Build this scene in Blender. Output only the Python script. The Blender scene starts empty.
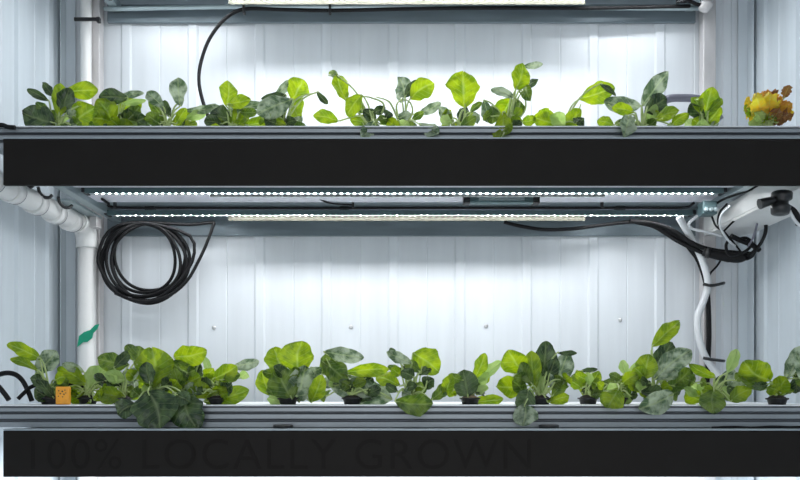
import bpy, bmesh, math, random
from mathutils import Vector, Matrix, Quaternion, noise

C = bpy.context.scene.collection
PI = math.pi
FPX, CAMY, ZC, HOR = 744.0, -1.86, 1.2, 390.0      # lens in pixels, camera position, eye height, horizon row

def at(px, py, y):
    """real point at depth y that the camera sees at photo pixel (px, py)"""
    d = y - CAMY
    return Vector(((px - 400) * d / FPX, y, ZC + (HOR - py) * d / FPX))

def m_per_px(y):
    return (y - CAMY) / FPX

# ------------------------------------------------------------------ materials
def nodemat(name):
    m = bpy.data.materials.new(name); m.use_nodes = True
    return m, m.node_tree.nodes, m.node_tree.links

def pbr(name, col, rough=0.5, metal=0.0, noise=0.0, nscale=20.0, bump=0.0, coat=0.0, stretch=None, spec=None):
    m, N, L = nodemat(name)
    b = N['Principled BSDF']
    b.inputs['Roughness'].default_value = rough
    b.inputs['Metallic'].default_value = metal
    if coat: b.inputs['Coat Weight'].default_value = coat
    if spec is not None: b.inputs['Specular IOR Level'].default_value = spec
    tc = N.new('ShaderNodeTexCoord'); mp = N.new('ShaderNodeMapping')
    L.new(tc.outputs['Object'], mp.inputs['Vector'])
    if stretch: mp.inputs['Scale'].default_value = stretch
    nz = N.new('ShaderNodeTexNoise'); nz.inputs['Scale'].default_value = nscale; nz.inputs['Detail'].default_value = 5
    L.new(mp.outputs['Vector'], nz.inputs['Vector'])
    rp = N.new('ShaderNodeValToRGB')
    rp.color_ramp.elements[0].position = 0.3; rp.color_ramp.elements[1].position = 0.7
    lo = [max(0, c * (1 - noise)) for c in col]; hi = [min(1, c * (1 + noise)) for c in col]
    rp.color_ramp.elements[0].color = (*lo, 1); rp.color_ramp.elements[1].color = (*hi, 1)
    L.new(nz.outputs['Fac'], rp.inputs['Fac']); L.new(rp.outputs['Color'], b.inputs['Base Color'])
    if bump:
        bp = N.new('ShaderNodeBump'); bp.inputs['Strength'].default_value = bump; bp.inputs['Distance'].default_value = 0.003
        L.new(nz.outputs['Fac'], bp.inputs['Height']); L.new(bp.outputs['Normal'], b.inputs['Normal'])
    return m

def leafmat(name, top, under, transl, rough=0.4, sheen=0.0, vein=0.25):
    """leaf blade: lighter midrib and side veins from the blade's own u,v; light passes through it"""
    m, N, L = nodemat(name)
    b = N['Principled BSDF']; out = N['Material Output']
    b.inputs['Roughness'].default_value = rough
    uv = N.new('ShaderNodeUVMap'); uv.uv_map = 'blade'
    sp = N.new('ShaderNodeSeparateXYZ'); L.new(uv.outputs['UV'], sp.inputs['Vector'])
    ab = N.new('ShaderNodeMath'); ab.operation = 'ABSOLUTE'                 # |u - .5|
    sb = N.new('ShaderNodeMath'); sb.operation = 'SUBTRACT'; sb.inputs[1].default_value = 0.5
    L.new(sp.outputs['X'], sb.inputs[0]); L.new(sb.outputs[0], ab.inputs[0])
    mid = N.new('ShaderNodeMapRange'); mid.inputs['From Min'].default_value = 0.0; mid.inputs['From Max'].default_value = 0.07
    mid.inputs['To Min'].default_value = 1.0; mid.inputs['To Max'].default_value = 0.0
    L.new(ab.outputs[0], mid.inputs['Value'])
    a1 = N.new('ShaderNodeMath'); a1.operation = 'MULTIPLY_ADD'; a1.inputs[1].default_value = -0.55   # v - .55|u|
    L.new(ab.outputs[0], a1.inputs[0]); L.new(sp.outputs['Y'], a1.inputs[2])
    s1 = N.new('ShaderNodeMath'); s1.operation = 'MULTIPLY'; s1.inputs[1].default_value = 40.0; L.new(a1.outputs[0], s1.inputs[0])
    s2 = N.new('ShaderNodeMath'); s2.operation = 'SINE'; L.new(s1.outputs[0], s2.inputs[0])
    sv = N.new('ShaderNodeMapRange'); sv.inputs['From Min'].default_value = 0.82; sv.inputs['From Max'].default_value = 1.0
    sv.inputs['To Max'].default_value = 0.55; L.new(s2.outputs[0], sv.inputs['Value'])
    mx = N.new('ShaderNodeMath'); mx.operation = 'MAXIMUM'; L.new(mid.outputs[0], mx.inputs[0]); L.new(sv.outputs[0], mx.inputs[1])
    vs = N.new('ShaderNodeMath'); vs.operation = 'MULTIPLY'; vs.inputs[1].default_value = vein; L.new(mx.outputs[0], vs.inputs[0])
    tc = N.new('ShaderNodeTexCoord'); nz = N.new('ShaderNodeTexNoise'); nz.inputs['Scale'].default_value = 38; nz.inputs['Detail'].default_value = 3
    L.new(tc.outputs['Object'], nz.inputs['Vector'])
    base = N.new('ShaderNodeMix'); base.data_type = 'RGBA'
    rg = N.new('ShaderNodeMapRange'); rg.inputs['From Min'].default_value = 0.40; rg.inputs['From Max'].default_value = 0.60
    L.new(nz.outputs['Fac'], rg.inputs['Value']); L.new(rg.outputs[0], base.inputs[0])
    base.inputs[6].default_value = (*top, 1); base.inputs[7].default_value = (*under, 1)
    col = N.new('ShaderNodeMix'); col.data_type = 'RGBA'
    L.new(vs.outputs[0], col.inputs[0]); L.new(base.outputs[2], col.inputs[6]); col.inputs[7].default_value = (0.62, 0.72, 0.38, 1)
    L.new(col.outputs[2], b.inputs['Base Color'])
    tr = N.new('ShaderNodeBsdfTranslucent')
    hs = N.new('ShaderNodeHueSaturation'); hs.inputs['Saturation'].default_value = 1.15; hs.inputs['Value'].default_value = 1.5
    L.new(col.outputs[2], hs.inputs['Color']); L.new(hs.outputs['Color'], tr.inputs['Color'])
    ms = N.new('ShaderNodeMixShader'); ms.inputs[0].default_value = transl
    L.new(b.outputs[0], ms.inputs[1]); L.new(tr.outputs[0], ms.inputs[2]); L.new(ms.outputs[0], out.inputs['Surface'])
    bp = N.new('ShaderNodeBump'); bp.inputs['Strength'].default_value = 0.6; bp.inputs['Distance'].default_value = 0.004; bp.invert = True
    ad = N.new('ShaderNodeMath'); ad.operation = 'MULTIPLY_ADD'; ad.inputs[1].default_value = -1.6
    L.new(nz.outputs['Fac'], ad.inputs[0]); L.new(mx.outputs[0], ad.inputs[2]); L.new(ad.outputs[0], bp.inputs['Height']); L.new(bp.outputs['Normal'], b.inputs['Normal'])
    return m

def emit(name, col, strength):
    m, N, L = nodemat(name)
    e = N.new('ShaderNodeEmission'); e.inputs['Color'].default_value = (*col, 1); e.inputs['Strength'].default_value = strength
    L.new(e.outputs[0], N['Material Output'].inputs['Surface'])
    return m

M = dict(
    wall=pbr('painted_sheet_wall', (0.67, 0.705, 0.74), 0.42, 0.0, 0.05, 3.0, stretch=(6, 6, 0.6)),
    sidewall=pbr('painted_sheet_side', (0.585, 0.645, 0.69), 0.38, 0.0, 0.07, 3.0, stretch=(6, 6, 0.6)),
    floor=pbr('grey_floor', (0.45, 0.46, 0.47), 0.6, 0, 0.12, 8),
    black=pbr('matte_black_board', (0.0105, 0.0086, 0.0074), 0.6, 0, 0.06, 14, spec=0.15),
    letter=pbr('faint_black_lettering', (0.0091, 0.0074, 0.0063), 0.62, 0, 0.05, 14, spec=0.12),
    steel=pbr('grey_painted_steel', (0.33, 0.38, 0.41), 0.4, 0.35, 0.10, 10, stretch=(1, 8, 8)),
    raildark=pbr('dull_grey_rail', (0.17, 0.21, 0.235), 0.5, 0.2, 0.12, 6, stretch=(1, 6, 6)),
    galv=pbr('galvanised_tube', (0.58, 0.56, 0.56), 0.35, 0.3, 0.16, 16, stretch=(1, 1, 0.4)),
    tray=pbr('grey_channel_metal', (0.30, 0.325, 0.345), 0.38, 0.3, 0.08, 7, stretch=(0.4, 4, 4)),
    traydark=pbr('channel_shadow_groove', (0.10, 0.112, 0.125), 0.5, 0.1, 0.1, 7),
    lid=pbr('white_tray_lid', (0.80, 0.82, 0.84), 0.45, 0, 0.03, 9),
    pvc=pbr('white_pvc', (0.74, 0.74, 0.73), 0.35, 0, 0.04, 9),
    hose=pbr('white_hose', (0.66, 0.68, 0.70), 0.35, 0, 0.04, 9),
    rubber=pbr('black_cable_rubber', (0.007, 0.007, 0.008), 0.55, 0, 0.1, 30, spec=0.2),
    plastic=pbr('black_plastic', (0.014, 0.014, 0.015), 0.38, 0, 0.1, 30),
    duct=pbr('grey_flexible_hose', (0.15, 0.15, 0.19), 0.45, 0, 0.1, 30),
    alu=pbr('aluminium_channel', (0.42, 0.50, 0.52), 0.35, 0.5, 0.06, 10),
    teal=pbr('dark_teal_metal', (0.10, 0.16, 0.17), 0.4, 0.3, 0.1, 10),
    lip=pbr('white_reflector_lip', (0.045, 0.045, 0.035), 0.6, 0, 0.02, 10, spec=.1),
    lipf=pbr('dark_cutoff_lip', (0.012, 0.014, 0.014), 0.6, 0, 0.02, 10, spec=.05),  # near-black lip added on the front bars to cut their light at the wall
    panel=pbr('pale_panel', (0.74, 0.74, 0.80), 0.45, 0, 0.06, 10),
    led=emit('led_diode', (0.975, 0.985, 1.0), 320.0),
    led_end=emit('led_diode_end', (0.96, 0.98, 1.0), 250.0),
    led_back=emit('led_diode_back', (0.975, 0.985, 1.0), 190.0),
    led_back_end=emit('led_diode_back_end', (0.96, 0.98, 1.0), 140.0),
    led_top=emit('led_diode_top', (0.975, 0.985, 1.0), 470.0),
    led_top_end=emit('led_diode_top_end', (0.96, 0.98, 1.0), 330.0),
    led_topback=emit('led_diode_top_back', (0.975, 0.985, 1.0), 330.0),
    led_topback_end=emit('led_diode_top_back_end', (0.96, 0.98, 1.0), 180.0),
    green=pbr('green_tape', (0.0, 0.30, 0.17), 0.4, 0, 0.1, 30),
    orange=pbr('orange_tag', (0.85, 0.36, 0.03), 0.5, 0, 0.10, 60),
    soil=pbr('dark_growing_medium', (0.03, 0.025, 0.02), 0.9, 0, 0.4, 90, 0.6),
    plug=pbr('tan_growing_plug', (0.36, 0.26, 0.16), 0.9, 0, 0.3, 90, 0.6),
    screw=pbr('steel_screw', (0.6, 0.6, 0.6), 0.3, 0.7, 0.1, 30),
    stemg=pbr('pale_green_stem', (0.42, 0.52, 0.20), 0.45, 0, 0.15, 40),
    y=leafmat('backlit_bright_leaf', (0.29, 0.385, 0.030), (0.15, 0.24, 0.020), 0.52, 0.30),  # yellow-green leaf, brightness of the backlight included in its colour
    g=leafmat('mid_green_leaf', (0.060, 0.115, 0.020), (0.17, 0.25, 0.040), 0.34, 0.28),
    d=leafmat('dark_shaded_leaf', (0.020, 0.044, 0.015), (0.080, 0.130, 0.045), 0.14, 0.27, vein=0.22),  # dark green leaf, shade on drooping leaves and folds put into the colour
    s=leafmat('silvery_highlit_leaf', (0.085, 0.140, 0.070), (0.40, 0.47, 0.33), 0.24, 0.24, vein=0.38),  # grey-green leaf, highlights on its upper side put into the pale tone
    p=leafmat('pale_leaf', (0.40, 0.52, 0.20), (0.34, 0.48, 0.16), 0.45, 0.38),
    ly=leafmat('yellow_frill', (0.75, 0.52, 0.08), (0.66, 0.60, 0.10), 0.5, 0.5),
    lo=leafmat('orange_frill', (0.52, 0.22, 0.05), (0.66, 0.40, 0.06), 0.45, 0.5),
    lr=leafmat('russet_frill', (0.22, 0.09, 0.04), (0.33, 0.17, 0.05), 0.25, 0.5),
)

# ------------------------------------------------------------------ mesh helpers
def obj(name, bm, mats, parent=None):
    me = bpy.data.meshes.new(name)
    bmesh.ops.recalc_face_normals(bm, faces=bm.faces) if not bm.loops.layers.uv.get('blade') else None
    bm.to_mesh(me); bm.free()
    for m in (mats if isinstance(mats, (list, tuple)) else [mats]): me.materials.append(m)
    o = bpy.data.objects.new(name, me); C.objects.link(o)
    if parent is not None:
        o.parent = parent
        o.matrix_parent_inverse = Matrix.Translation(-parent.location)
    return o

def thing(name, label, cat, loc, group=None):
    o = bpy.data.objects.new(name, None); C.objects.link(o)
    o.location = loc; o.empty_display_size = 0.05
    return tag(o, label, cat, group)

def tag(o, label, cat, group=None):
    o['label'] = label; o['category'] = cat
    if group: o['group'] = group
    return o

def structure(o):
    o['kind'] = 'structure'
    return o

def box(bm, lo, hi, bev=0.0, mi=0):
    lo, hi = Vector(lo), Vector(hi)
    r = bmesh.ops.create_cube(bm, size=1, matrix=Matrix.Translation((lo + hi) / 2) @ Matrix.Diagonal((*(hi - lo), 1)))
    vs = r['verts']
    fs = {f for v in vs for f in v.link_faces}
    for f in fs: f.material_index = mi
    if bev:
        es = list({e for v in vs for e in v.link_edges})
        rb = bmesh.ops.bevel(bm, geom=es, offset=bev, segments=2, affect='EDGES', profile=0.5)
        for f in rb['faces']: f.material_index = mi
    return bm

def B(): return bmesh.new()

def smoothpath(pts, n=8):
    pts = [Vector(p) for p in pts]
    if len(pts) < 3: return pts
    out = []
    P = [2 * pts[0] - pts[1]] + pts + [2 * pts[-1] - pts[-2]]
    for i in range(1, len(P) - 2):
        p0, p1, p2, p3 = P[i - 1], P[i], P[i + 1], P[i + 2]
        for k in range(n):
            t = k / n
            out.append(0.5 * ((2 * p1) + (p2 - p0) * t + (2 * p0 - 5 * p1 + 4 * p2 - p3) * t * t + (3 * p1 - p0 - 3 * p2 + p3) * t ** 3))
    out.append(pts[-1])
    return out

def tube(bm, pts, r, seg=8, n=8, mi=0, cap=True, smooth=True):
    P = smoothpath(pts, n) if smooth else [Vector(p) for p in pts]
    P = [p for i, p in enumerate(P) if i == 0 or (p - P[i - 1]).length > 1e-6]
    rad = r if callable(r) else (lambda t: r)
    up = None; rings = []
    for i, p in enumerate(P):
        t = (P[min(i + 1, len(P) - 1)] - P[max(i - 1, 0)]).normalized()
        if up is None:
            up = t.orthogonal().normalized()
        up = (up - t * up.dot(t))
        up = up.normalized() if up.length > 1e-6 else t.orthogonal().normalized()
        sd = t.cross(up)
        rr = rad(i / max(1, len(P) - 1))
        rings.append([bm.verts.new(p + (up * math.cos(2 * PI * k / seg) + sd * math.sin(2 * PI * k / seg)) * rr) for k in range(seg)])
    for a, b in zip(rings, rings[1:]):
        for k in range(seg):
            f = bm.faces.new((a[k], a[(k + 1) % seg], b[(k + 1) % seg], b[k])); f.smooth = True; f.material_index = mi
    if cap:
        for rg in (rings[0][::-1], rings[-1]):
            f = bm.faces.new(rg); f.material_index = mi
    return bm

def lathe(bm, prof, c, axis=(0, 0, 1), seg=20, mi=0):
    """prof: list of (radius, height) turned about axis at c"""
    q = Vector((0, 0, 1)).rotation_difference(Vector(axis)).to_matrix()
    rings = []
    for r, h in prof:
        rings.append([bm.verts.new(Vector(c) + q @ Vector((r * math.cos(2 * PI * k / seg), r * math.sin(2 * PI * k / seg), h))) for k in range(seg)])
    for a, b in zip(rings, rings[1:]):
        for k in range(seg):
            f = bm.faces.new((a[k], a[(k + 1) % seg], b[(k + 1) % seg], b[k])); f.smooth = True; f.material_index = mi
    f = bm.faces.new(rings[0][::-1]); f.material_index = mi
    f = bm.faces.new(rings[-1]); f.material_index = mi
    return bm

# ------------------------------------------------------------------ the room
XL, XR, YW = -1.18, 1.228, 0.7505
YF, ZT = -2.6, 2.92

def ribbed(name, length, period, rib, deep, origin, along, out, off=0.0, mat=None):
    """box-rib sheet wall: flat pans with raised ribs, extruded upward"""
    bm = B(); prof = [(0, 0)]
    s = off
    while s < length:
        if s > 0.005:
            for ds, dd in ((0, 0), (0.007, deep), (rib - 0.007, deep), (rib, 0)):
                if s + ds < length: prof.append((s + ds, dd))
            q = s + period * 0.58                       # a shallow crease between two ribs
            for ds, dd in ((0, 0), (0.003, -0.0016), (0.006, 0)):
                if q + ds < length: prof.append((q + ds, dd))
        s += period
    prof.append((length, 0))
    al, ou, og = Vector(along), Vector(out), Vector(origin)
    a = [bm.verts.new(og + al * s + ou * d) for s, d in prof]
    b = [bm.verts.new(og + al * s + ou * d + Vector((0, 0, ZT))) for s, d in prof]
    for i in range(len(a) - 1):
        bm.faces.new((a[i], a[i + 1], b[i + 1], b[i]))
    # sheet thickness behind
    c = [bm.verts.new(og + al * s - ou * 0.04 + Vector((0, 0, z))) for s in (0, length) for z in (0, ZT)]
    bm.faces.new((c[0], c[1], c[3], c[2]))
    bm.faces.new((a[0], b[0], c[1], c[0])); bm.faces.new((a[-1], c[2], c[3], b[-1]))
    o = obj(name, bm, mat or M['wall'])
    return structure(o)

ribbed('wall_back', XR - XL, 0.234, 0.040, 0.005, (XL, YW, 0), (1, 0, 0), (0, -1, 0), 0.2, M['wall'])
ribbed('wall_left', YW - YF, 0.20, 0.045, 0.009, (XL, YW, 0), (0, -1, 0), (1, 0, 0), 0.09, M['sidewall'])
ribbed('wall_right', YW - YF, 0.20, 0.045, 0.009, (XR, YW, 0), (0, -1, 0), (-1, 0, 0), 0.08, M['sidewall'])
structure(obj('floor', box(B(), (XL - .05, YF, -.05), (XR + .05, YW + .05, 0)), M['floor']))
structure(obj('ceiling', box(B(), (XL - .05, YF, ZT), (XR + .05, YW + .05, ZT + .05)), M['wall']))
# corner flashings
for nm, x, sg in (('trim_1', XL, 1), ('trim_2', XR, -1)):
    bm = B()
    box(bm, (min(x, x + sg * .045), YW - .0085, 0), (max(x, x + sg * .045), YW - .0055, ZT))
    box(bm, (min(x + sg * .0095, x + sg * .0125), YW - .05, 0), (max(x + sg * .0095, x + sg * .0125), YW - .006, ZT))
    structure(obj(nm, bm, M['sidewall']))

# screws in the back wall
for i, (px, py, how) in enumerate(((214, 328, 'leftmost, low under the cable coil'), (351, 327, 'second from the left'),
                                   (486, 326, 'third from the left'), (620, 320, 'rightmost, near the white hose'))):
    p = at(px, py, YW)
    bm = lathe(B(), [(0.0075, 0), (0.0075, 0.002), (0.005, 0.0045), (0.002, 0.005)], (p.x, YW - 0.001, p.z), (0, -1, 0), 12)
    tag(obj('wall_screw', bm, M['screw']), 'small steel screw head in the pale back wall, ' + how, 'screw', 'screws in the back wall')

# ------------------------------------------------------------------ shelves
DX0, DX1 = -1.0, 1.02
FX0, FX1 = -0.9925, 1.045
def shelf(base, label, railz, text=None):
    """base: height of the deck's top = top edge of the black fascia board"""
    t = thing('grow_shelf', label, 'shelf', (0, 0.35, base), 'black fronted shelves')
    obj('deck', box(B(), (DX0, 0.014, base - 0.020), (DX1, 0.728, base - 0.001), .002), M['steel'], t)
    fa = obj('fascia_board', box(B(), (FX0, 0.0, base - 0.1175), (FX1, 0.012, base - 0.002), .0015), M['black'], t)
    obj('front_lip', box(B(), (FX0, 0.0, base - 0.0015), (FX1, 0.05, base + 0.002), .0008), M['steel'], t)
    for x0 in (DX0 + .002, DX1 - .032):
        obj('side_rail', box(B(), (x0, 0.03, base - 0.046), (x0 + .03, 0.724, base - 0.021), .002), M['alu'], t)
    bm = B()
    box(bm, (DX0 - .02, 0.731, railz), (DX1 + .01, 0.7435, base - 0.001), .0015)
    obj('rear_rail', bm, M['raildark'], t)
    obj('cross_rail', box(B(), (DX0 + .034, 0.30, base - 0.030), (DX1 - .034, 0.345, base - 0.021), .001), M['panel'], t)
    obj('under_panel', box(B(), (DX0 + .034, 0.425, base - 0.030), (DX1 - .034, 0.518, base - 0.021), .001), M['panel'], t)
    if text:
        cu = bpy.data.curves.new('lettering', 'FONT'); cu.body = text; cu.size = 0.108; cu.extrude = 0.0002; cu.space_character = 1.10
        tmp = bpy.data.objects.new('lettering_source', cu); C.objects.link(tmp)
        bpy.context.view_layer.update()
        me = bpy.data.meshes.new_from_object(tmp.evaluated_get(bpy.context.evaluated_depsgraph_get()))
        bpy.data.objects.remove(tmp)
        R = Matrix.Translation((FX0 + 0.048, -0.0003, base - 0.097)) @ Matrix.Rotation(PI / 2, 4, 'X')
        me.transform(R); me.materials.clear(); me.materials.append(M['letter'])
        o = bpy.data.objects.new('lettering', me); C.objects.link(o)
        o.parent = fa
        o['label'] = 'faint black capital lettering on the black board'
    return t
Z1, Z2, Z3 = 1.10, 1.83, 2.56
shelf(Z1, 'lower shelf with a black front board of faint lettering under the lower tray', ZC - .20, '100% LOCALLY GROWN')
shelf(Z2, 'upper shelf with a plain black front board carrying the upper tray of greens', ZC + .537)
shelf(Z3, 'topmost shelf, only its grey rear rail showing at the top edge', ZC + 1.281)

# rack uprights at the back wall
for x0, x1, lab in ((-1.072, -1.032, 'left galvanised upright beside the white pipe at the back wall'),
                    (1.042, 1.086, 'right galvanised upright at the back wall behind the white hose')):
    t = thing('rack_upright', lab, 'rack post', ((x0 + x1) / 2, .715, 0), 'rack posts at the back wall')
    bm = box(B(), (x0, .695, 0.004), (x1, .735, ZT - .004), .003)
    obj('post', bm, M['galv'], t)
    obj('foot_plate', box(B(), (x0 - .02, .68, 0), (x1 + .02, .74, .004)), M['galv'], t)

# ------------------------------------------------------------------ LED bars
def led_bar(label, x0, x1, y, z, lip, lipoff, lipdrop, leds, n=94, lipmat='lip', group='LED grow light bars under the shelves', top=None):
    """z: height of the diodes, which face down; lip: x-range with a lip behind the diodes"""
    t = thing('grow_light_bar', label, 'grow light', ((x0 + x1) / 2, y, z), group)
    bm = B()
    box(bm, (x0, y - .020, z + .003), (x1, y + .020, z + .016), .002)
    obj('housing', bm, M['alu'], t)
    bm = B()
    box(bm, (x0, y - .024, z - .003), (x1, y - .0205, z + .014))
    obj('front_flange', bm, M['teal'], t)
    bm = B()
    st = (x1 - x0 - .03) / n
    for i in range(n):
        cx = x0 + .015 + st * (i + .5)
        v = [bm.verts.new((cx + a * st * .13, y + b * .0035, z + .0022)) for a, b in ((-1, -1), (-1, 1), (1, 1), (1, -1))]
        f = bm.faces.new(v); f.material_index = 0 if lip[0] < cx < lip[1] else 1
    obj('diode_row', bm, [M[k] for k in leds], t)
    # reflector lip, added on front bars: gives the light's hard cut-off on the wall
    bm = B(); box(bm, (lip[0], y + lipoff, z - lipdrop), (lip[1], y + lipoff + .0015, z + .003))
    obj('reflector_cutoff_lip', bm, M[lipmat], t)
    for e0, e1 in ((x0 - .012, x0 - .0005), (x1 + .0005, x1 + .012)):
        obj('end_cap', box(B(), (e0, y - .022, z + .0005), (e1, y + .022, z + .016), .002), M['plastic'], t)
    if top is not None:
        for xb in (x0 + .12, (x0 + x1) / 2 - .2, x1 - .25):
            obj('mount_clip', box(B(), (xb, y - .012, z + .0155), (xb + .03, y + .012, top - .0205)), M['plastic'], t)
    return t
LY_B, LY_F = .62, .374
led_bar('back LED bar under the upper shelf, white reflector lip along its middle', -.967, .967, LY_B, ZC + .58, (-.575, .62), .012, .0132, ('led_back', 'led_back_end'), top=Z2)
led_bar('front LED bar under the upper shelf just behind the black board', -.937, .962, LY_F, ZC + .588, (-.575, .62), .015, .0048, ('led', 'led_end'), lipmat='lipf', top=Z2)
led_bar('LED bar along the top edge of the picture under the topmost shelf', -.967, .967, LY_B, ZC + 1.308, (-.575, .62), .012, .0165, ('led_topback', 'led_topback_end'), top=Z3)

led_bar('front LED bar under the topmost shelf, above the picture', -.937, .962, LY_F, ZC + 1.316, (-.575, .62), .015, .0072, ('led_top', 'led_top_end'), lipmat='lipf', top=Z3)

def area(name, loc, sx, sy, power, col=(.93, .97, 1), rot=(0, 0, 0)):
    l = bpy.data.lights.new(name, 'AREA'); l.shape = 'RECTANGLE'; l.size = sx; l.size_y = sy; l.energy = power; l.color = col
    o = bpy.data.objects.new(name, l); o.location = loc; o.rotation_euler = rot; C.objects.link(o)
    return o
area('bottom_lamp', (0, .45, Z1 - .03), 1.9, .03, 18)

# LED driver between the bars, and its wiring
p0, p1 = at(467, 205, .432), at(535, 198, .432)
t = thing('led_driver', 'slim black driver box with a pale face under the upper shelf', 'driver box', (p0.x, .432, p0.z))
zdt = Z2 - .021
obj('case', box(B(), (p0.x, .418, ZC + .574), (p1.x, .446, zdt), .002), M['teal'], t)
obj('face_plate', box(B(), (p0.x + .035, .4155, ZC + .580), (p1.x - .035, .4175, ZC + .592)), M['alu'], t)
for xa in (p0.x - .012, p1.x - .008):
    obj('end_bracket', box(B(), (xa, .413, ZC + .571), (xa + .02, .450, zdt), .002), M['plastic'], t)

def cable(label, pts, r=.0045, mat='rubber', name='power_cable', cat='cable', group=None, n=8):
    o = obj(name, tube(B(), pts, r, 8, n), M[mat])
    return tag(o, label, cat, group)

yc = .532
cable('straight black cable running between the two LED bars under the upper shelf',
      [at(102, 199, .45), at(108, 203, .50), at(118, 207.5, yc), at(200, 208, yc), at(300, 208.3, yc), at(400, 208, yc), at(520, 208, yc),
       at(640, 208, yc), at(684, 207.5, yc), at(694, 203, .5)], .0042)
cable('short black wire end left of the middle under the upper shelf', [at(311, 196.5, .47), at(318, 198, .48), at(326, 202, .50), at(338, 204, .515), at(352, 204.5, .52)], .003)
cable('short curled black wire under the upper shelf near the cable coil', [at(232, 197, .47), at(242, 198, .48), at(252, 200, .50), at(262, 199, .5)], .003)
for px, lab in ((115, 'left'), (353, 'middle'), (602, 'right')):
    pt = at(px, 207, yc)
    tag(obj('cable_clip', box(B(), (pt.x - .004, yc - .006, pt.z - .005), (pt.x + .004, yc + .006, Z2 - .0205), .001), M['plastic']),
        'small black clip holding the straight cable between the LED bars, ' + lab + ' one', 'clip', 'clips on the straight cable')

# upper cable hanging in front of the upper wall
yu = .66
cable('black cable along the top LED bar that curves down behind the upper greens',
      [at(690, 6, yu), at(600, 8, yu), at(480, 8, yu), at(400, 9, yu), at(330, 10.5, yu), at(280, 9.5, yu), at(245, 9, yu), at(226, 18, yu), at(210, 38, yu),
       at(201, 62, yu), at(199, 82, yu), at(203, 102, yu), at(210, 122, yu), at(214, 138, .64), Vector((at(216,0,.60).x, .60, Z2 + .0607 + .007))], .0062)
for px, lab in ((244, 'left'), (330, 'right')):
    pt = at(px, 10, yu)
    tag(obj('cable_tie', box(B(), (pt.x - .004, yu - .009, pt.z - .014), (pt.x + .004, yu + .009, pt.z + .02), .002), M['plastic']),
        'black cable tie on the upper hanging cable, ' + lab + ' one', 'cable tie', 'ties on the upper cable')

# coil of cable
def coil():
    loops = [(140, 39, 36, 0), (146, 38, 38, .004), (152, 38, 39, .009), (141, 43, 41, .014), (147, 43, 39, .018), (137, 36, 35, .022), (150, 36, 34, .026)]
    pts = []; N_ = 22
    for i in range(len(loops)):
        a = loops[i]; b = loops[min(i + 1, len(loops) - 1)]
        for k in range(N_):
            f = k / N_
            cx = a[0] * (1 - f) + b[0] * f; rx = a[1] * (1 - f) + b[1] * f; ry = a[2] * (1 - f) + b[2] * f; yy = a[3] * (1 - f) + b[3] * f
            th = -PI / 2 + 2 * PI * f
            wob = 1.3 * math.sin(3 * th + i)
            pts.append(at(cx + rx * math.cos(th) + wob, 223 + ry + ry * math.sin(th) + 0.8 * math.cos(2 * th + 2 * i), .655 + yy * .9))
    pts += [at(150, 223, .655), at(190, 236, .655), at(192, 262, .655), at(172, 288, .65), at(148, 301, .65), at(118, 294, .65), at(100, 268, .65), at(99, 252, .65),
            at(108, 232, .66), at(128, 223, .66), at(160, 223, .66), at(190, 224.5, .66), at(212, 222.5, .66), at(213, 226, .66), at(206, 245, .66), at(197, 264, .655), at(186, 282, .65), at(168, 296, .645), at(140, 302, .645), at(115, 293, .645)]
    o = obj('cable_coil', tube(B(), pts, .0056, 8, 3), M['rubber'])
    tag(o, 'coiled black cable hanging on the back wall under the upper shelf', 'cable')
coil()
# ------------------------------------------------------------------ pipes on the left
t = thing('drain_pipe', 'white PVC pipe along the left wall turning down in the corner', 'pipe', (-1.08, .5, ZC + .54))
xp, zp = -1.061, ZC + .552
path = [(xp, .02, zp - .012), (xp, .30, zp - .005), (xp, .58, zp), (xp, .625, zp - .003), (xp, .648, zp - .016), (xp, .660, zp - .04), (xp, .662, zp - .07)]
obj('sloping_run', tube(B(), path[:3], .0305, 20, 4), M['pvc'], t)
obj('elbow', tube(B(), path[2:], .0345, 20, 6), M['pvc'], t)
obj('down_run', tube(B(), [(xp, .662, zp - .068), (xp, .662, .5), (xp, .662, 0.0)], .0295, 20, 2), M['pvc'], t)
for yy in (.06, .17, .30, .42, .53):
    obj('collar', tube(B(), [(xp, yy - .018, zp - .008), (xp, yy + .018, zp - .007)], .034, 20, 1, smooth=False), M['pvc'], t)
    bm = tube(B(), [(xp, yy + .019, zp - .008), (xp, yy + .0215, zp - .008)], .0335, 20, 1, smooth=False)
    obj('seal_ring', bm, M['duct'], t)
pu = at(86, 20, .672)
tag(obj('supply_pipe', tube(B(), [(pu.x, .672, ZT - .001), (pu.x, .672, 2.2), (pu.x, .672, zp + .05)], .018, 16, 2), M['pvc']),
    'thin white vertical pipe in the upper left corner beside the upright', 'pipe')
pt = at(92, 25, .69)
bm = B(); box(bm, (pt.x - .043, .646, pt.z - .006), (pt.x + .040, .653, pt.z + .005), .001)
box(bm, (pt.x + .034, .640, pt.z - .013), (pt.x + .046, .655, pt.z + .004), .002)
tag(obj('cable_tie', bm, M['plastic']), 'black tie strapped around pipe and upright in the upper left corner', 'cable tie')
# green tape on the lower pipe
q = at(88, 340, .63)
bm = B()
pl = [(77, 347), (79, 336), (84, 332), (90, 330), (95, 325), (99, 324), (97, 329), (93, 333), (92, 338), (87, 342), (83, 342)]
vs = [bm.verts.new(at(x, y, .628)) for x, y in pl]
f = bm.faces.new(vs); r = bmesh.ops.extrude_face_region(bm, geom=[f])
for v in r['geom']:
    if isinstance(v, bmesh.types.BMVert): v.co.y += .004
tag(obj('green_tape', bm, M['green']), 'torn green tape flag stuck on the white corner pipe', 'tape')
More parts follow.
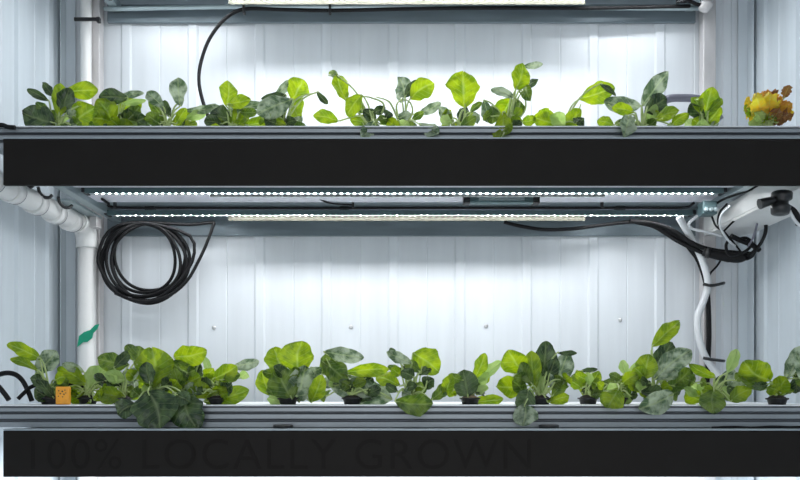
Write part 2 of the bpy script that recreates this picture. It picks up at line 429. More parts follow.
# hook clips above the pipe
for i, (px, py, yy, lab) in enumerate(((25, 183, .20, 'nearest'), (44, 193, .27, 'middle'), (64, 203, .36, 'farthest'))):
    pts = [at(px - 6, py - 6, yy), at(px - 4, py + 0, yy + .01), at(px, py + 4, yy + .02), at(px + 5, py + 4.5, yy + .03), at(px + 8, py + 2.5, yy + .04)]
    tag(obj('pipe_hook', tube(B(), pts, .0048, 8, 6), M['plastic']), 'black curved hook above the left white pipe, ' + lab + ' of three', 'hook', 'hooks above the left pipe')
# corner bracket, conduit
t = thing('corner_bracket', 'grey metal bracket tying the upper shelf to the left corner pipe', 'bracket', (-1.0, .6, ZC + .57))
bm = B()
box(bm, (-1.046, .40, ZC + .575), (-1.001, .64, ZC + .582), .001)
obj('arm', bm, M['alu'], t)
bm = B(); box(bm, (-1.028, .60, ZC + .540), (-1.003, .64, ZC + .5745), .002)
obj('clamp', bm, M['galv'], t)

# black irrigation tube, lower left
cable('black irrigation tube arching up at the left end of the lower tray',
      [at(-22, 398, .20), at(-12, 380, .20), at(3, 373.5, .20), at(14, 374, .20), at(22, 380, .20), at(28, 391, .20), at(32, 401, .20)], .007, name='irrigation_tube', cat='tube')
cable('short black tube end under the arched tube at the left', [at(-10, 380, .16), at(-2, 386, .16), at(4, 393, .16), at(9, 400, .16)], .007, name='irrigation_tube', cat='tube')
cable('black tube end leaning left beside the orange tag', [at(18, 399, .17), at(24, 393, .18), at(31, 387, .20), at(44, 383, .22)], .0055, name='irrigation_tube', cat='tube')
cable('thin black tube arching behind the orange tag in the lower greens', [at(66, 387, .25), at(72, 384, .25), at(79, 385, .25), at(86, 391, .25)], .0065, name='irrigation_tube', cat='tube')
cable('black wires lying at the left end of the upper tray', [at(-6, 126, .06), at(2, 125, .07), at(8, 127, .07), at(15, 127.5, .07)], .006)

# orange tag
t0_ = at(63, 393, .13)
t = thing('orange_tag', 'orange plastic tag with dark marks at the left of the lower tray', 'tag', t0_)
h = 6.4 * m_per_px(.13)
bm = B(); box(bm, (t0_.x - h * 1.05, .124, ZC - .039), (t0_.x + h * 1.05, .140, t0_.z + h), .003)
obj('body', bm, M['orange'], t)
bm = B(); rnd = random.Random(4)
for dx, dz, s in ((-.5, .35, .11), (.05, .25, .14), (.45, .45, .1), (-.25, -.1, .12), (.3, -.2, .13), (-.55, -.5, .1), (.1, -.6, .1), (.6, 0, .09)):
    lathe(bm, [(h * s, 0), (h * s * .8, .0008)], (t0_.x + dx * h, .1242, t0_.z + dz * h), (0, -1, 0), 7)
obj('dark_marks', bm, M['plastic'], t)

# ------------------------------------------------------------------ right side hose, wires, gutter
t = thing('side_gutter', 'white plastic gutter running back along the right wall under the upper shelf', 'gutter', (1.08, .35, ZC + .5))
bm = B()
box(bm, (1.028, .03, ZC + .520), (1.172, .66, ZC + .528), .002)                           # bottom
box(bm, (1.164, .03, ZC + .5285), (1.172, .66, ZC + .60), .002)
box(bm, (1.028, .03, ZC + .5285), (1.036, .66, ZC + .585), .002)
obj('trough', bm, M['pvc'], t)
obj('end_plate', box(B(), (1.0365, .652, ZC + .5285), (1.1635, .659, ZC + .58), .001), M['pvc'], t)

yh = .655
cable('white hose snaking down the back wall on the right from the upper shelf',
      [at(679, 217, .62), at(684, 226, .63), at(694, 243, yh), at(703, 262, yh), at(708, 284, yh), at(703, 302, yh), at(697.5, 318, yh), at(699, 338, yh), at(705, 356, yh),
       at(714, 370, yh), at(724, 384, yh), at(732, 398, yh)], .0118, 'hose', name='drain_hose', cat='hose')
cable('straight black cable running down behind the white hose on the right',
      [at(688, 246, .685), at(699, 262, .685), at(707, 290, .685), at(709, 330, .685), at(708, 362, .685), at(706, 402, .685)], .0085)
for py, lab in ((284, 'upper'), (358, 'lower')):
    pa = at(703, py, .635); pb = at(724, py + (-1 if lab == 'upper' else 3), .68)
    bm = tube(B(), [pa, at(712, py + 1.5, .632), pb], .0052, 8, 5)
    tag(obj('cable_tie', bm, M['plastic']), lab + ' black tie holding the white hose to the right upright', 'cable tie', 'ties on the white hose')
cable('thin black wire slanting off the bundle to the white hose', [at(722, 258, .64), at(717, 266, .645), at(710, 274, .65), at(709, 282, .65)], .0035)
cable('black cable sagging along the back wall under the upper shelf toward the right',
      [at(504, 222, .66), at(520, 226, .66), at(545, 229.5, .66), at(575, 228.5, .66), at(610, 224, .66), at(640, 221.5, .66), at(660, 227, .66), at(685, 241, .65), at(705, 249, .64), at(730, 255, .62)], .0062)
cable('upper thick black cable dropping from the LED bar into the right bundle',
      [at(630, 221, .65), at(652, 223, .65), at(672, 230, .645), at(692, 243, .63), at(712, 250, .62), at(738, 253, .60), at(752, 254, .58)], .0078)
cable('lower thick black cable dropping from the LED bar into the right bundle',
      [at(636, 222, .66), at(655, 227, .66), at(676, 240, .655), at(696, 250, .64), at(716, 257, .63), at(738, 259, .61), at(750, 257, .58), at(757, 247, .55)], .0072)
cable('black cable curling up from the right bundle to the gutter', [at(735, 258, .59), at(748, 255, .57), at(758, 247, .54), at(765, 234, .50), at(766, 221, .48)], .0055)
cable('black cable crossing the gutter diagonally into the bundle', [at(731, 236, .52), at(742, 241, .53), at(752, 245, .54), at(759, 250, .56)], .0085)
cable('black wire looping down from the black board to the gutter bracket', [at(757, 188, .30), at(752, 200, .34), at(745, 212, .40), at(733, 222, .44), at(724, 231, .48)], .0032)
cable('dark wire bowing left beside the looping wire on the gutter', [at(727, 204, .38), at(720, 212, .42), at(718, 222, .45), at(722, 231, .48), at(729, 238, .52)], .0035)
cable('white wire bent like an elbow under the right end of the LED bars', [at(704, 213, .52), at(696, 217, .53), at(689, 224, .54), at(693, 229, .56), at(708, 232, .56), at(722, 236, .56)], .0045, 'hose', name='white_wire')
cable('second white wire bowing down beside the dark wire at the gutter', [at(731, 205, .36), at(722, 214, .40), at(720, 226, .44), at(728, 240, .50), at(735, 246, .54)], .0035, 'hose', name='white_wire')
cable('grey wire curling along the lower face of the gutter', [at(757, 224, .44), at(755, 232, .47), at(752, 240, .5), at(748, 246, .54)], .0035, 'duct')
cable('thin dark wire dipping from the connector block to the bundle', [at(712, 217, .46), at(716, 226, .5), at(724, 232, .53), at(734, 243, .56), at(741, 252, .57)], .0032)
cable('black lead running from the connector block up to the black board', [at(714, 205, .45), at(724, 199, .40), at(738, 194, .35), at(752, 189, .31), at(760, 184, .28)], .0040)
cable('tangled black lead looping inside the right bundle', [at(730, 238, .54), at(726, 246, .55), at(730, 255, .56), at(744, 252, .55), at(752, 244, .54), at(746, 238, .53), at(736, 240, .53)], .0050)
# bundle wrap
t = thing('cable_wrap', 'thick black wrapped bundle of cables under the gutter on the right', 'cable bundle', at(722, 256, .60))
obj('sleeve', tube(B(), [at(703, 252, .615), at(722, 256, .60), at(738, 258, .585), at(746, 256, .57)], lambda u: .013 + .004 * math.sin(PI * u), 10, 6), M['rubber'], t)
for px, py in ((708, 253), (728, 257)):
    obj('tape_band', tube(B(), [at(px - 2, py - .4, .61), at(px + 2, py + .4, .605)], .0175, 12, 1, smooth=False), M['plastic'], t)
# connector block under the right end of the light bars
cpos = at(706, 211, .46)
t = thing('connector_block', 'dark teal connector block at the right end of the LED bars', 'connector', cpos)
bm = B()
box(bm, (cpos.x - .022, .43, cpos.z - .016), (cpos.x + .024, .475, ZC + .5835), .004)
obj('body', bm, M['teal'], t)
bm = B()
for k in range(3):
    lathe(bm, [(.006, 0), (.0075, .004), (.0045, .012)], (cpos.x - .014 + k * .015, .43, cpos.z - .003), (0, -1, 0), 10)
obj('socket', bm, M['alu'], t)
# black valve at the right edge
vpos = at(781, 203, .08)
t = thing('black_valve', 'black plastic valve with a side handle under the shelf at the right edge', 'valve', vpos)
bm = B()
lathe(bm, [(.010, -.03), (.022, -.028), (.025, -.01), (.018, -.004), (.018, .006), (.026, .012), (.026, .026), (.012, .030)], vpos, (.15, .1, 1), 18)
obj('body', bm, M['plastic'], t)
bm = tube(B(), [vpos + Vector((-.015, 0, .006)), vpos + Vector((-.03, -.004, .004)), vpos + Vector((-.058, -.004, -.004))], lambda u: .008 + .006 * u, 10, 4)
obj('handle', bm, M['plastic'], t)
bm = tube(B(), [vpos + Vector((.016, 0, -.008)), vpos + Vector((.034, 0, -.020)), vpos + Vector((.045, 0, -.04)), vpos + Vector((.05, .01, -.055))], .0065, 10, 5)
obj('outlet_tube', bm, M['rubber'], t)
obj('white_lead', tube(B(), [vpos + Vector((.012, 0, .01)), at(791, 214, .08), at(798, 224, .08), at(806, 228, .08)], .004, 8, 6), M['hose'], t)['label'] = 'white wire curving down from the valve'  # a white wire, grouped as part of the valve

cable('pale grey conduit running straight along the top edge of the back wall', [at(104, 9, .69), at(250, 6.5, .69), at(400, 6.5, .69), at(550, 7.5, .69), at(704, 8.5, .69)], .0078, 'alu', name='conduit', cat='conduit')
# upper right: grey hose behind the greens, fitting at the top edge
cable('dark grey hose arching behind the upper greens at the right', [Vector((at(648, 0, .55).x, .55, Z2 + .062)), at(652, 118, .55), at(658, 106, .55), at(668, 99, .55), at(682, 98, .56), at(697, 99, .57), at(710, 104, .58), at(720, 120, .58)], .013, 'duct', name='flexible_hose', cat='hose')
t = thing('pipe_fitting', 'shiny metal fitting at the right end of the top LED bar', 'fitting', at(706, 6, .64))
c0 = at(706, 5, .64)
obj('collar', lathe(B(), [(.012, -.02), (.018, -.018), (.018, -.006), (.023, -.004), (.023, .008), (.014, .010), (.014, .026)], c0, (.5, 0, 1), 14), M['galv'], t)
obj('tail', tube(B(), [c0 + Vector((-.02, 0, .0)), at(696, 4, .64), at(688, 1, .64), at(676, 2, .645)], .006, 8, 5), M['rubber'], t)

# ------------------------------------------------------------------ trays
TX0, TX1, TY0, TY1 = -1.07, 1.15, .088, .62
def tray(base, label):
    t = thing('growing_tray', label, 'growing tray', (0, .35, base), 'metal growing trays on the shelves')
    top = base + .0607
    bm = B()
    # ribbed front face: profile (y, z) swept along x
    prof = [(TY0, .0025), (TY0, .016), (TY0 + .007, .019), (TY0 + .007, .022), (TY0 - .001, .025), (TY0 - .001, .036), (TY0 + .007, .039), (TY0 + .007, .041), (TY0 - .002, .044), (TY0 - .002, .053),
            (TY0 + .006, .0531), (TY0 + .006, .0575), (TY1, .0575), (TY1, .0025)]
    a = [bm.verts.new((TX0, y, base + z)) for y, z in prof]; b = [bm.verts.new((TX1, y, base + z)) for y, z in prof]
    n = len(prof)
    for i in range(n):
        f = bm.faces.new((a[i], a[(i + 1) % n], b[(i + 1) % n], b[i]))
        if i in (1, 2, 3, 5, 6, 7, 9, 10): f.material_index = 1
    bm.faces.new(a[::-1]); bm.faces.new(b)
    obj('channel', bm, [M['tray'], M['traydark']], t)
    obj('lid', box(B(), (TX0 - .002, TY0 - .003, top - .003), (TX1 + .002, TY1 + .003, top), .0008), M['lid'], t)
    for x in (at(283, 427, .06).x, at(549, 427, .06).x):
        obj('foot', lathe(B(), [(.026, .0025), (.026, .009), (.02, .011)], (x, .062, base), (0, 0, 1), 18), M['plastic'], t)
    return top
TOP1 = tray(Z1, 'grey ribbed metal tray on the lower shelf, white lid and overhanging leaves')
TOP2 = tray(Z2, 'grey ribbed metal tray on the upper shelf, seen from below')
cable('thin black cable lying on the ledge of the lower shelf at the right', [at(712, 428, .04), at(735, 427.3, .045), at(752, 428, .04), at(772, 427, .04), at(790, 427.5, .045), at(808, 427, .05)], .004)

# ------------------------------------------------------------------ plants
CAM = Vector((0, CAMY, ZC))
TONES = ['y', 'g', 'd', 's', 'p', 'ly', 'lo', 'lr']
def blade(bm, uvl, A, Bt, w, tone, roll, bow, cup, wave, rnd, frill=0.0):
    t = Bt - A; Ln = t.length
    if Ln < 1e-5: return
    t.normalize()
    view = (CAM - (A + Bt) / 2).normalized()
    n = (view - t * view.dot(t))
    n = n.normalized() if n.length > 1e-4 else t.orthogonal().normalized()
    n = Quaternion(t, roll) @ n
    side = t.cross(n)
    NV, NU = 16, 10
    mi = TONES.index(tone)
    ph = rnd.uniform(0, 6.28); ph2 = rnd.uniform(0, 6.28)
    sk = rnd.uniform(-.10, .10); pk = rnd.uniform(1.0, 1.35); off = Vector((rnd.uniform(0, 50), rnd.uniform(0, 50), rnd.uniform(0, 50)))
    g = []
    for i in range(NV + 1):
        v = (1 - math.cos(PI * i / NV)) / 2
        prof = max(0.0, math.sin(PI * min(1, v ** pk))) ** 0.58
        if i == 0: prof = 0.08
        if i == NV: prof = 0.05
        row = []
        for j in range(NU + 1):
            u = j / NU * 2 - 1
            edge = abs(u) ** 2
            d = bow * Ln * math.sin(PI * v * .9) + cup * w * edge * prof + wave * w * edge * math.sin(v * 9 + ph + u * 2) + 0.02 * w * math.sin(v * 14 + ph2 + 3 * u)
            d += -0.05 * w * math.exp(-(u * 5) ** 2)
            fr = frill * w * edge * math.sin(v * 26 + ph) if frill else 0
            q3 = off + Vector((u * w, v * Ln, 0)) * 90
            d += w * (0.07 * noise.noise(q3) + 0.035 * noise.noise(q3 * 2.3))
            rim = 1 + (0.05 * math.sin(v * 17 + ph2) + .14 * noise.noise(off + Vector((v * 4, u, 3)))) * edge
            p = A + t * (v * Ln) + side * (u * prof * w * .5 * rim + sk * w * math.sin(PI * v)) + n * (d + fr)
            row.append((bm.verts.new(p), (j / NU, v)))
        g.append(row)
    for i in range(NV):
        for j in range(NU):
            q = (g[i][j], g[i][j + 1], g[i + 1][j + 1], g[i + 1][j])
            f = bm.faces.new([k[0] for k in q]); f.smooth = True; f.material_index = mi
            for lp, k in zip(f.loops, q): lp[uvl].uv = k[1]

def plant(name, label, group, px, y, top, leaves, stems=(), seed=0, medium='soil', cat='plant', frill=0.0, fill=0, span=20, tall=18):
    """leaves: (ax, ay, bx, by, width_px, tone[, depth of base, depth of tip]) with pixels turned into points at the plant's own depth"""
    rnd = random.Random(seed)
    base = at(px, 0, y); base.z = top
    t = thing(name, label, cat, base, group)
    cr = .026
    obj('net_cup', lathe(B(), [(cr * .82, .0004), (cr * .95, .012), (cr * .97, .013), (cr * 1.12, .014), (cr * 1.12, .018), (cr * .9, .0182), (cr * .9, .0165)], base, (0, 0, 1), 20), M['plastic'], t)
    obj('growing_medium', lathe(B(), [(cr * .86, .0165), (cr * .86, .0195), (cr * .55, .024), (cr * .15, .026)], base, (0, 0, 1), 14), M[medium], t)
    crown = base + Vector((0, 0, .024))
    bm = B(); uvl = bm.loops.layers.uv.new('blade'); sb = B()
    r2 = random.Random(seed * 7 + 1); leaves = list(leaves)
    cpy = HOR - (top + .02 - ZC) / m_per_px(y)
    for k in range(fill):
        sg = -1 if k % 2 else 1
        bx = px + sg * r2.uniform(.25, 1.0) * span; by = cpy - r2.uniform(.1, 1.0) * tall
        ln = r2.uniform(9, 19)
        leaves.append((bx - sg * ln * r2.uniform(.5, .9), min(cpy - 1, by + ln * r2.uniform(.2, .7)), bx, by, r2.uniform(8, 14), r2.choice('yyygggpsddy')))
    for lf in leaves:
        ax, ay, bx, by, w, tone = lf[:6]
        if len(lf) > 6: ya, yb = lf[6], lf[7]
        else:
            ya = y + rnd.uniform(-.035, .03); yb = ya + rnd.uniform(-.05, .04)
        ya = max(ya, .045); yb = max(yb, .045)
        A, Bt = at(ax, ay, ya), at(bx, by, yb)
        if len(lf) <= 6:                                    # keep ordinary leaves clear of the tray lid
            for q in (A, Bt):
                if q.z < top + .006:
                    q.z = top + .006
        mpp = m_per_px((ya + yb) / 2)
        hang = len(lf) > 6
        roll = rnd.uniform(-.45, .45)
        blade(bm, uvl, A, Bt, w * mpp * 1.12, tone, roll, rnd.uniform(.03, .13) * (1 if rnd.random() < .7 else -1), rnd.uniform(-.14, .20), rnd.uniform(.03, .09), rnd, frill)
        c = crown + Vector((rnd.uniform(-.010, .010), rnd.uniform(-.010, .010), 0))
        mid = c.lerp(A, .5) + Vector((0, 0, .010 + .10 * (A - c).length))
        if hang: mid.z = max(mid.z, top + .018)
        tp = A + (Bt - A) * .12
        tube(sb, [c, mid, A, tp], lambda u: .0031 * (1 - .55 * u), 6, 5, mi=1 if tone in 'dgs' else 0)
    for st in stems:
        pts = [at(x, yy, y + rnd.uniform(-.015, .015)) for x, yy in st]
        tube(sb, [crown] + pts, lambda u: .0034 * (1 - .5 * u), 6, 5)
    obj('foliage', bm, [M[k] for k in TONES], t)
    obj('stems', sb, [M['stemg'], M['stemg']], t)
    return t

HF = .066     # depth of leaves hanging in front of a tray
UG = 'leafy greens on the upper tray'; LG = 'leafy greens on the lower tray'
UP = [
 ('leafy_green', 'leftmost plant of the upper tray, round dark leaf low on its left', 56, .20, [
   (54,123,22,112,27,'d'), (49,101,27,89,8,'d'), (53,96,42,82,8,'d'), (59,116,60,83,15,'y'), (63,113,70,88,15,'d'), (64,92,98,90,15,'y'), (72,124,95,107,25,'y'), (50,118,36,102,9,'g'), (62,122,82,106,6,'p')],
   [((66,114),(78,106))]),
 ('leafy_green', 'second plant from the left on the upper tray, yellow-green with one dark low leaf', 120, .22, [
   (113,124,97,99,22,'y'), (128,98,99,97,14,'d'), (120,97,144,93,7,'s'), (118,125,147,117,23,'d'), (114,110,141,103,13,'y'), (110,122,92,118,16,'y'), (122,104,146,100,6,'p'), (124,124,140,106,14,'g')], ()),
 ('leafy_green', 'third upper plant from the left, one grey-green leaf upright like a spearhead', 168, .21, [
   (180,106,178,78,16,'s'), (164,108,147,93,12,'s'), (165,120,148,99,10,'g'), (172,124,195,117,17,'y'), (182,111,219,106,8,'s'), (160,124,146,114,13,'g'), (184,120,206,112,9,'p'), (170,118,164,100,8,'d'), (176,124,186,108,9,'y')],
   [((162,112),(152,102)), ((174,108),(184,100)), ((166,118),(158,112))]),
 ('leafy_green', 'fourth upper plant from the left, bright folded leaf above flat pale ones', 232, .20, [
   (226,106,228,81,16,'y'), (228,104,251,100,12,'y'), (226,111,263,104,10,'s'), (238,122,209,116,18,'d'), (231,125,246,110,15,'y'), (246,125,269,119,13,'y'), (228,112,206,107,10,'s'), (222,124,204,121,12,'d'), (240,112,258,112,9,'g')], ()),
 ('leafy_green', 'fifth upper plant from the left, large silvery leaf aslant under a round bright one', 285, .19, [
   (274,97,290,80,8,'s'), (286,95,261,99,7,'d'), (292,101,304,80,22,'y'), (293,99,257,114,19,'s'), (290,125,303,100,13,'y'), (317,92,328,104,6,'d'), (278,124,264,118,12,'d'), (294,106,300,120,9,'y'), (284,124,274,108,12,'d')],
   [((292,105),(302,96),(316,93))]),
 ('leafy_green', 'sixth upper plant from the left, tall leaf with a bent tip leaning left', 372, .19, [
   (338,121,313,116,12,'y'), (347,101,337,74,15,'y'), (339,77,329,74,7,'g'), (362,95,347,116,15,'y'), (376,122,350,120,12,'y'), (374,122,362,137,12,'s',.10,HF), (372,112,386,108,8,'d'), (366,112,356,104,9,'g'), (380,124,392,118,8,'p')],
   [((360,116),(340,121)), ((384,106),(372,98),(360,96)), ((352,104),(347,98))]),
 ('leafy_green', 'seventh upper plant from the left, arching stems with a silvery and a bright leaf', 403, .20, [
   (402,102,398,76,18,'s'), (410,99,434,83,19,'y'), (405,97,419,80,9,'d'), (418,114,441,103,9,'s'), (419,124,438,134,13,'s',.10,HF), (394,122,378,118,8,'g'), (412,120,424,112,7,'g')],
   [((397,112),(397,104),(402,99)), ((412,114),(411,104),(405,99)), ((392,106),(386,100),(376,97))]),
 ('leafy_green', 'upper plant with the largest upright bright leaf, right of the middle', 458, .19, [
   (465,108,463,72,31,'y'), (461,125,466,107,11,'d'), (454,123,439,107,10,'s'), (462,126,476,113,13,'y'), (452,124,440,118,9,'p'), (470,112,482,102,6,'g')],
   [((464,118),(465,104)), ((472,112),(480,104))]),
 ('leafy_green', 'tallest upper plant, leaf held high on a long stem right of the middle', 508, .17, [
   (516,89,523,64,18,'y'), (522,67,543,64,6,'s'), (527,86,539,79,7,'d'), (514,97,491,90,8,'s'), (511,98,498,121,22,'y'), (484,100,491,122,11,'s'), (503,112,498,138,19,'y',.10,HF), (522,86,531,101,11,'g'), (516,100,520,118,12,'g'), (492,106,492,124,14,'g'), (522,122,536,118,10,'y')],
   [((524,112),(525,98),(519,88)), ((520,104),(513,97))]),
 ('leafy_green', 'low bright plant of the upper tray with one broad leaf raised to the right', 560, .20, [
   (560,125,533,117,17,'y'), (561,125,581,110,14,'y'), (548,120,540,110,12,'y'), (579,99,615,87,19,'y'), (600,84,616,96,5,'d'), (566,124,552,114,10,'p')],
   [((576,116),(581,104))]),
 ('leafy_green', 'grey-green plant of the upper tray with a tall silvery leaf leaning right', 642, .19, [
   (642,106,668,72,17,'s'), (645,113,666,98,19,'d'), (641,106,604,101,15,'s'), (614,125,597,121,10,'y'), (629,116,623,137,16,'s',.10,HF), (655,119,679,111,13,'y'), (671,125,689,114,11,'y'), (634,112,612,108,11,'y'), (648,122,656,104,10,'p')],
   [((622,114),(608,104)), ((646,112),(650,98))]),
 ('leafy_green', 'bright plant of the upper tray nearest the right upright, pointed leaves', 705, .18, [
   (704,121,712,87,20,'y'), (706,125,721,107,14,'y'), (703,122,691,104,13,'d'), (701,113,693,98,10,'y'), (698,125,685,121,10,'p'), (708,112,722,100,8,'y')], ()),
]
for i, (nm, lab, px, y, lv, st) in enumerate(UP):
    plant(nm, lab, UG, px, y, TOP2, lv, st, seed=100 + i, fill=(8, 11, 11, 11, 8, 6, 5, 8, 8, 5, 8, 6)[i], span=(26, 32, 32, 31, 25, 20, 18, 23, 23, 24, 29, 18)[i], tall=22)

# frilly lettuce at the right end of the upper tray
rnd = random.Random(77); lv = []
for k, (x, yy, w, tn) in enumerate(((750,108,14,'ly'), (757,98,14,'ly'), (764,94,13,'lo'), (771,98,15,'ly'), (778,101,14,'lo'), (784,108,13,'lo'), (788,118,14,'lr'), (755,116,15,'p'), (764,112,16,'ly'), (773,112,16,'ly'),
                                    (781,116,14,'lr'), (752,122,13,'p'), (764,121,14,'y'), (775,121,13,'lo'), (762,104,12,'lo'), (770,106,12,'ly'), (776,94,8,'lr'), (789,89,8,'lr'), (748,101,8,'ly'))):
    bx, by = 768 + (x - 768) * .45, 126 + (yy - 126) * .40
    if tn == 'lr' and yy < 96: bx, by = x - 5, yy + 9
    lv.append((bx, by, x + (x - 768) * .06, yy - 4, w * 1.1, tn))
for k in range(34):
    an = rnd.uniform(-1.25, 1.25); rr = rnd.uniform(.35, 1.0)
    x, yy = 769 + 24 * math.sin(an) * rr, 124 - 30 * math.cos(an) * rr
    tn = rnd.choice(['ly', 'ly', 'ly', 'lo', 'p', 'y']) if x < 778 else rnd.choice(['lo', 'lr', 'ly', 'lr'])
    if yy > 114: tn = rnd.choice(['p', 'y', 'ly']) if x < 778 else 'lr'
    lv.append((x - 5 * math.sin(an), yy + 6, x + 4 * math.sin(an) + rnd.uniform(-2, 2), yy - 3, rnd.uniform(7, 11), tn))
plant('frilly_lettuce', 'frilly yellow and russet lettuce at the right end of the upper tray', UG, 768, .20, TOP2, lv, (), seed=9, cat='lettuce', frill=.26)

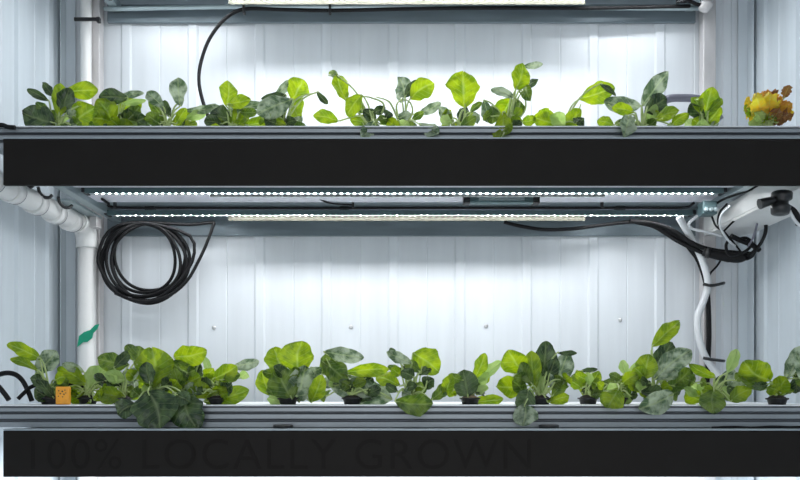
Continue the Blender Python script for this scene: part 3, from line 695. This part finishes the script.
LO = [
 ('leftmost plant of the lower tray beside the orange tag', 50, .20, [
   (41,359,7,344,14,'y'), (36,373,57,351,18,'s'), (39,371,11,359,9,'y'), (51,399,34,389,15,'d'), (48,396,36,372,10,'p'), (54,398,40,380,9,'d')], [((44,384),(37,371)), ((46,386),(40,360))], 'soil'),
 ('pale flat-leaved plant of the lower tray in front of the white corner pipe', 88, .24, [
   (86,384,58,368,15,'y'), (82,380,108,366,13,'p'), (91,402,69,394,17,'y'), (88,388,96,366,14,'p'), (84,372,62,364,9,'s'), (94,400,110,388,11,'y'), (78,384,60,380,8,'p')], [((92,386),(98,374)), ((90,390),(94,380))], 'soil'),
 ('lower plant third from the left with dark top leaves', 122, .22, [
   (129,365,98,359,18,'g'), (136,361,127,344,14,'g'), (125,397,97,392,17,'y'), (121,399,149,382,17,'y'), (126,380,104,374,12,'p'), (114,368,130,352,10,'d'), (120,384,138,370,13,'s')], (), 'soil'),
 ('lower plant with big round dark leaves drooping over the tray front', 153, .17, [
   (150,388,151,347,36,'y'), (150,384,146,362,14,'d',.13,.12), (134,362,140,346,16,'g'), (136,404,118,415,20,'d',.075,HF), (148,391,160,429,42,'d',.085,.055), (184,394,197,429,31,'d',.085,.058), (176,394,190,402,15,'d',.08,.062), (164,394,170,374,9,'g'), (140,398,152,380,9,'p')], [((150,384),(143,390)), ((160,384),(166,376))], 'soil'),
 ('lower plant with one tall arching bright leaf, right of the drooping dark leaves', 188, .21, [
   (174,357,207,351,21,'y'), (169,362,196,377,19,'g'), (190,385,195,360,17,'d'), (204,356,209,372,7,'p'), (182,390,174,368,12,'g'), (196,394,212,384,12,'y')], [((200,382),(209,370)), ((182,376),(176,358))], 'soil'),
 ('lower plant with a long flat yellow-green leaf lying along the tray edge', 217, .18, [
   (213,379,237,366,17,'y'), (204,402,249,390,18,'y'), (213,396,193,384,15,'y'), (232,367,259,361,11,'s',.36,.38), (214,384,232,378,12,'d'), (222,380,240,374,10,'g'), (206,378,214,368,10,'y')], [((228,384),(233,372))], 'soil'),
 ('lower plant with two round bright leaves standing like ears', 288, .18, [
   (300,376,302,341,32,'y'), (282,373,274,347,24,'y'), (271,396,262,370,16,'y'), (292,399,278,367,27,'g'), (299,403,306,366,24,'s'), (311,404,322,374,15,'y'), (286,402,268,398,12,'p'), (280,378,262,372,10,'g'), (308,374,322,368,11,'s')], [((284,388),(281,372)), ((296,388),(300,372)), ((276,396),(272,388))], 'soil'),
 ('lower plant with broad silvery leaves spread flat near the middle', 352, .20, [
   (324,352,364,358,14,'s'), (322,361,346,381,20,'g'), (344,373,389,369,13,'y'), (392,399,330,385,25,'s'), (330,384,352,376,12,'g'), (322,374,334,350,14,'g'), (350,398,378,396,10,'d'), (366,378,346,390,12,'d')], [((340,384),(326,358))], 'soil'),
 ('lower plant of several pale upright stems with a round leaf to the right', 410, .18, [
   (412,363,387,352,10,'s'), (396,357,390,348,6,'d'), (413,353,439,372,25,'y'), (395,401,433,403,20,'g',.078,.070), (400,386,377,376,15,'y'), (431,400,447,384,12,'g'), (404,374,388,366,8,'g'), (420,372,404,362,10,'g'), (398,392,386,384,9,'d')],
   [((404,384),(402,368),(408,358)), ((410,384),(412,366)), ((418,386),(422,366)), ((414,388),(418,372),(420,358)), ((424,390),(428,374))], 'soil'),
 ('small lower plant with a bluish dark leaf and a tan plug, right of the middle', 470, .19, [
   (444,396,453,374,12,'y'), (468,397,463,370,24,'d'), (474,379,485,353,13,'y'), (476,383,501,361,11,'p'), (471,404,503,399,12,'y'), (462,380,448,374,9,'g'), (474,392,488,372,9,'p')], [((472,388),(476,376))], 'plug'),
 ('lower bushy plant with crinkled dark leaves standing upright', 541, .17, [
   (523,373,508,350,24,'y'), (526,386,497,386,20,'y'), (541,387,546,341,22,'d'), (534,391,531,351,16,'y'), (552,390,568,352,18,'s'), (557,353,577,353,5,'d'), (529,389,519,409,20,'d',.10,.08), (525,404,522,426,23,'s',.075,HF), (548,403,569,396,13,'y'),
   (546,386,556,358,14,'d'), (532,384,522,362,13,'g'), (540,396,536,372,12,'p'), (552,396,566,380,11,'g'), (526,396,512,380,12,'g')], [((538,388),(540,374)), ((546,388),(550,372)), ((534,388),(526,372)), ((550,390),(560,372))], 'soil'),
 ('smallest lower plant, a few thin pale stems right of the bushy one', 588, .22, [
   (584,396,577,370,10,'y'), (588,396,599,371,11,'y'), (592,399,607,385,10,'g'), (581,371,598,369,5,'d'), (584,390,572,380,8,'p'), (590,386,588,372,8,'p')], [((584,388),(580,374)), ((590,388),(592,372)), ((587,386),(586,372))], 'soil'),
 ('low yellow-green lower plant tucked left of the tallest one', 617, .18, [
   (619,388,607,408,23,'y',.085,.066), (630,396,614,376,16,'g'), (628,376,622,360,9,'p',.36,.37), (622,384,638,374,13,'y'), (616,386,604,380,10,'g'), (626,388,636,362,9,'p'), (616,398,632,400,10,'p')], (), 'soil'),
 ('tallest lower plant with one bright leaf held above dark and silvery ones', 654, .17, [
   (652,347,679,322,15,'y'), (640,380,649,354,20,'y'), (652,374,672,342,23,'d'), (654,380,691,350,21,'s'), (667,390,691,369,18,'g'), (640,392,662,390,12,'d',.12,.12), (673,394,638,409,21,'s',.10,.07), (646,380,634,368,13,'y'), (662,386,660,360,12,'s'), (646,388,632,384,10,'g')],
   [((652,372),(651,350)), ((662,388),(658,376)), ((664,394),(668,384))], 'soil'),
 ('pale lower plant at the foot of the white hose, green leaf drooping over the edge', 714, .18, [
   (715,377,689,363,10,'y'), (714,389,714,414,23,'g',.09,HF), (722,396,722,375,14,'d'), (727,373,737,349,11,'p'), (702,401,685,393,15,'y'), (730,401,751,389,15,'y'), (722,392,746,384,9,'s'), (716,392,734,370,11,'s'), (708,396,698,384,10,'p')], [((716,388),(714,377)), ((722,386),(728,372))], 'soil'),
 ('lower plant in a clearly visible black cup with one broad bright leaf', 777, .13, [
   (770,381,744,361,28,'y'), (767,389,741,376,12,'g'), (770,397,786,378,16,'y'), (768,384,752,386,9,'d')], [((772,392),(770,382)), ((776,392),(784,382))], 'soil'),
 ('silvery plant cut off by the right edge of the picture on the lower tray', 816, .16, [
   (786,379,803,344,16,'s'), (796,374,796,393,11,'d'), (806,384,792,366,12,'g'), (812,392,796,352,12,'s'), (816,396,836,366,16,'y'), (820,396,826,352,14,'g')], [((804,386),(790,374))], 'soil'),
]
for i, (lab, px, y, lv, st, med) in enumerate(LO):
    plant('leafy_green', lab, LG, px, y, TOP1, lv, st, seed=300 + i, medium=med, fill=(7, 13, 12, 10, 12, 12, 12, 11, 9, 7, 12, 6, 11, 11, 10, 3, 7)[i], span=(20, 34, 30, 30, 28, 32, 31, 34, 26, 23, 32, 17, 25, 31, 30, 14, 24)[i], tall=(20, 26, 30, 30, 30, 24, 34, 22, 30, 22, 34, 24, 24, 36, 22, 12, 26)[i])

# ------------------------------------------------------------------ camera, world
cam = bpy.data.cameras.new('camera'); co = bpy.data.objects.new('camera', cam); C.objects.link(co)
co.location = (0, CAMY, ZC); co.rotation_euler = (PI / 2, 0, 0)
cam.sensor_width = 36; cam.lens = 36 * FPX / 800; cam.shift_x = 0; cam.shift_y = (HOR - 240) / 800
cam.clip_start = .05
bpy.context.scene.camera = co
w = bpy.data.worlds.new('world'); bpy.context.scene.world = w; w.use_nodes = True
bg = w.node_tree.nodes['Background']; bg.inputs['Color'].default_value = (.92, .96, 1.0, 1); bg.inputs['Strength'].default_value = 0.85
vs = bpy.context.scene.view_settings
vs.view_transform = 'Standard'; vs.look = 'None'; vs.exposure = 0.85
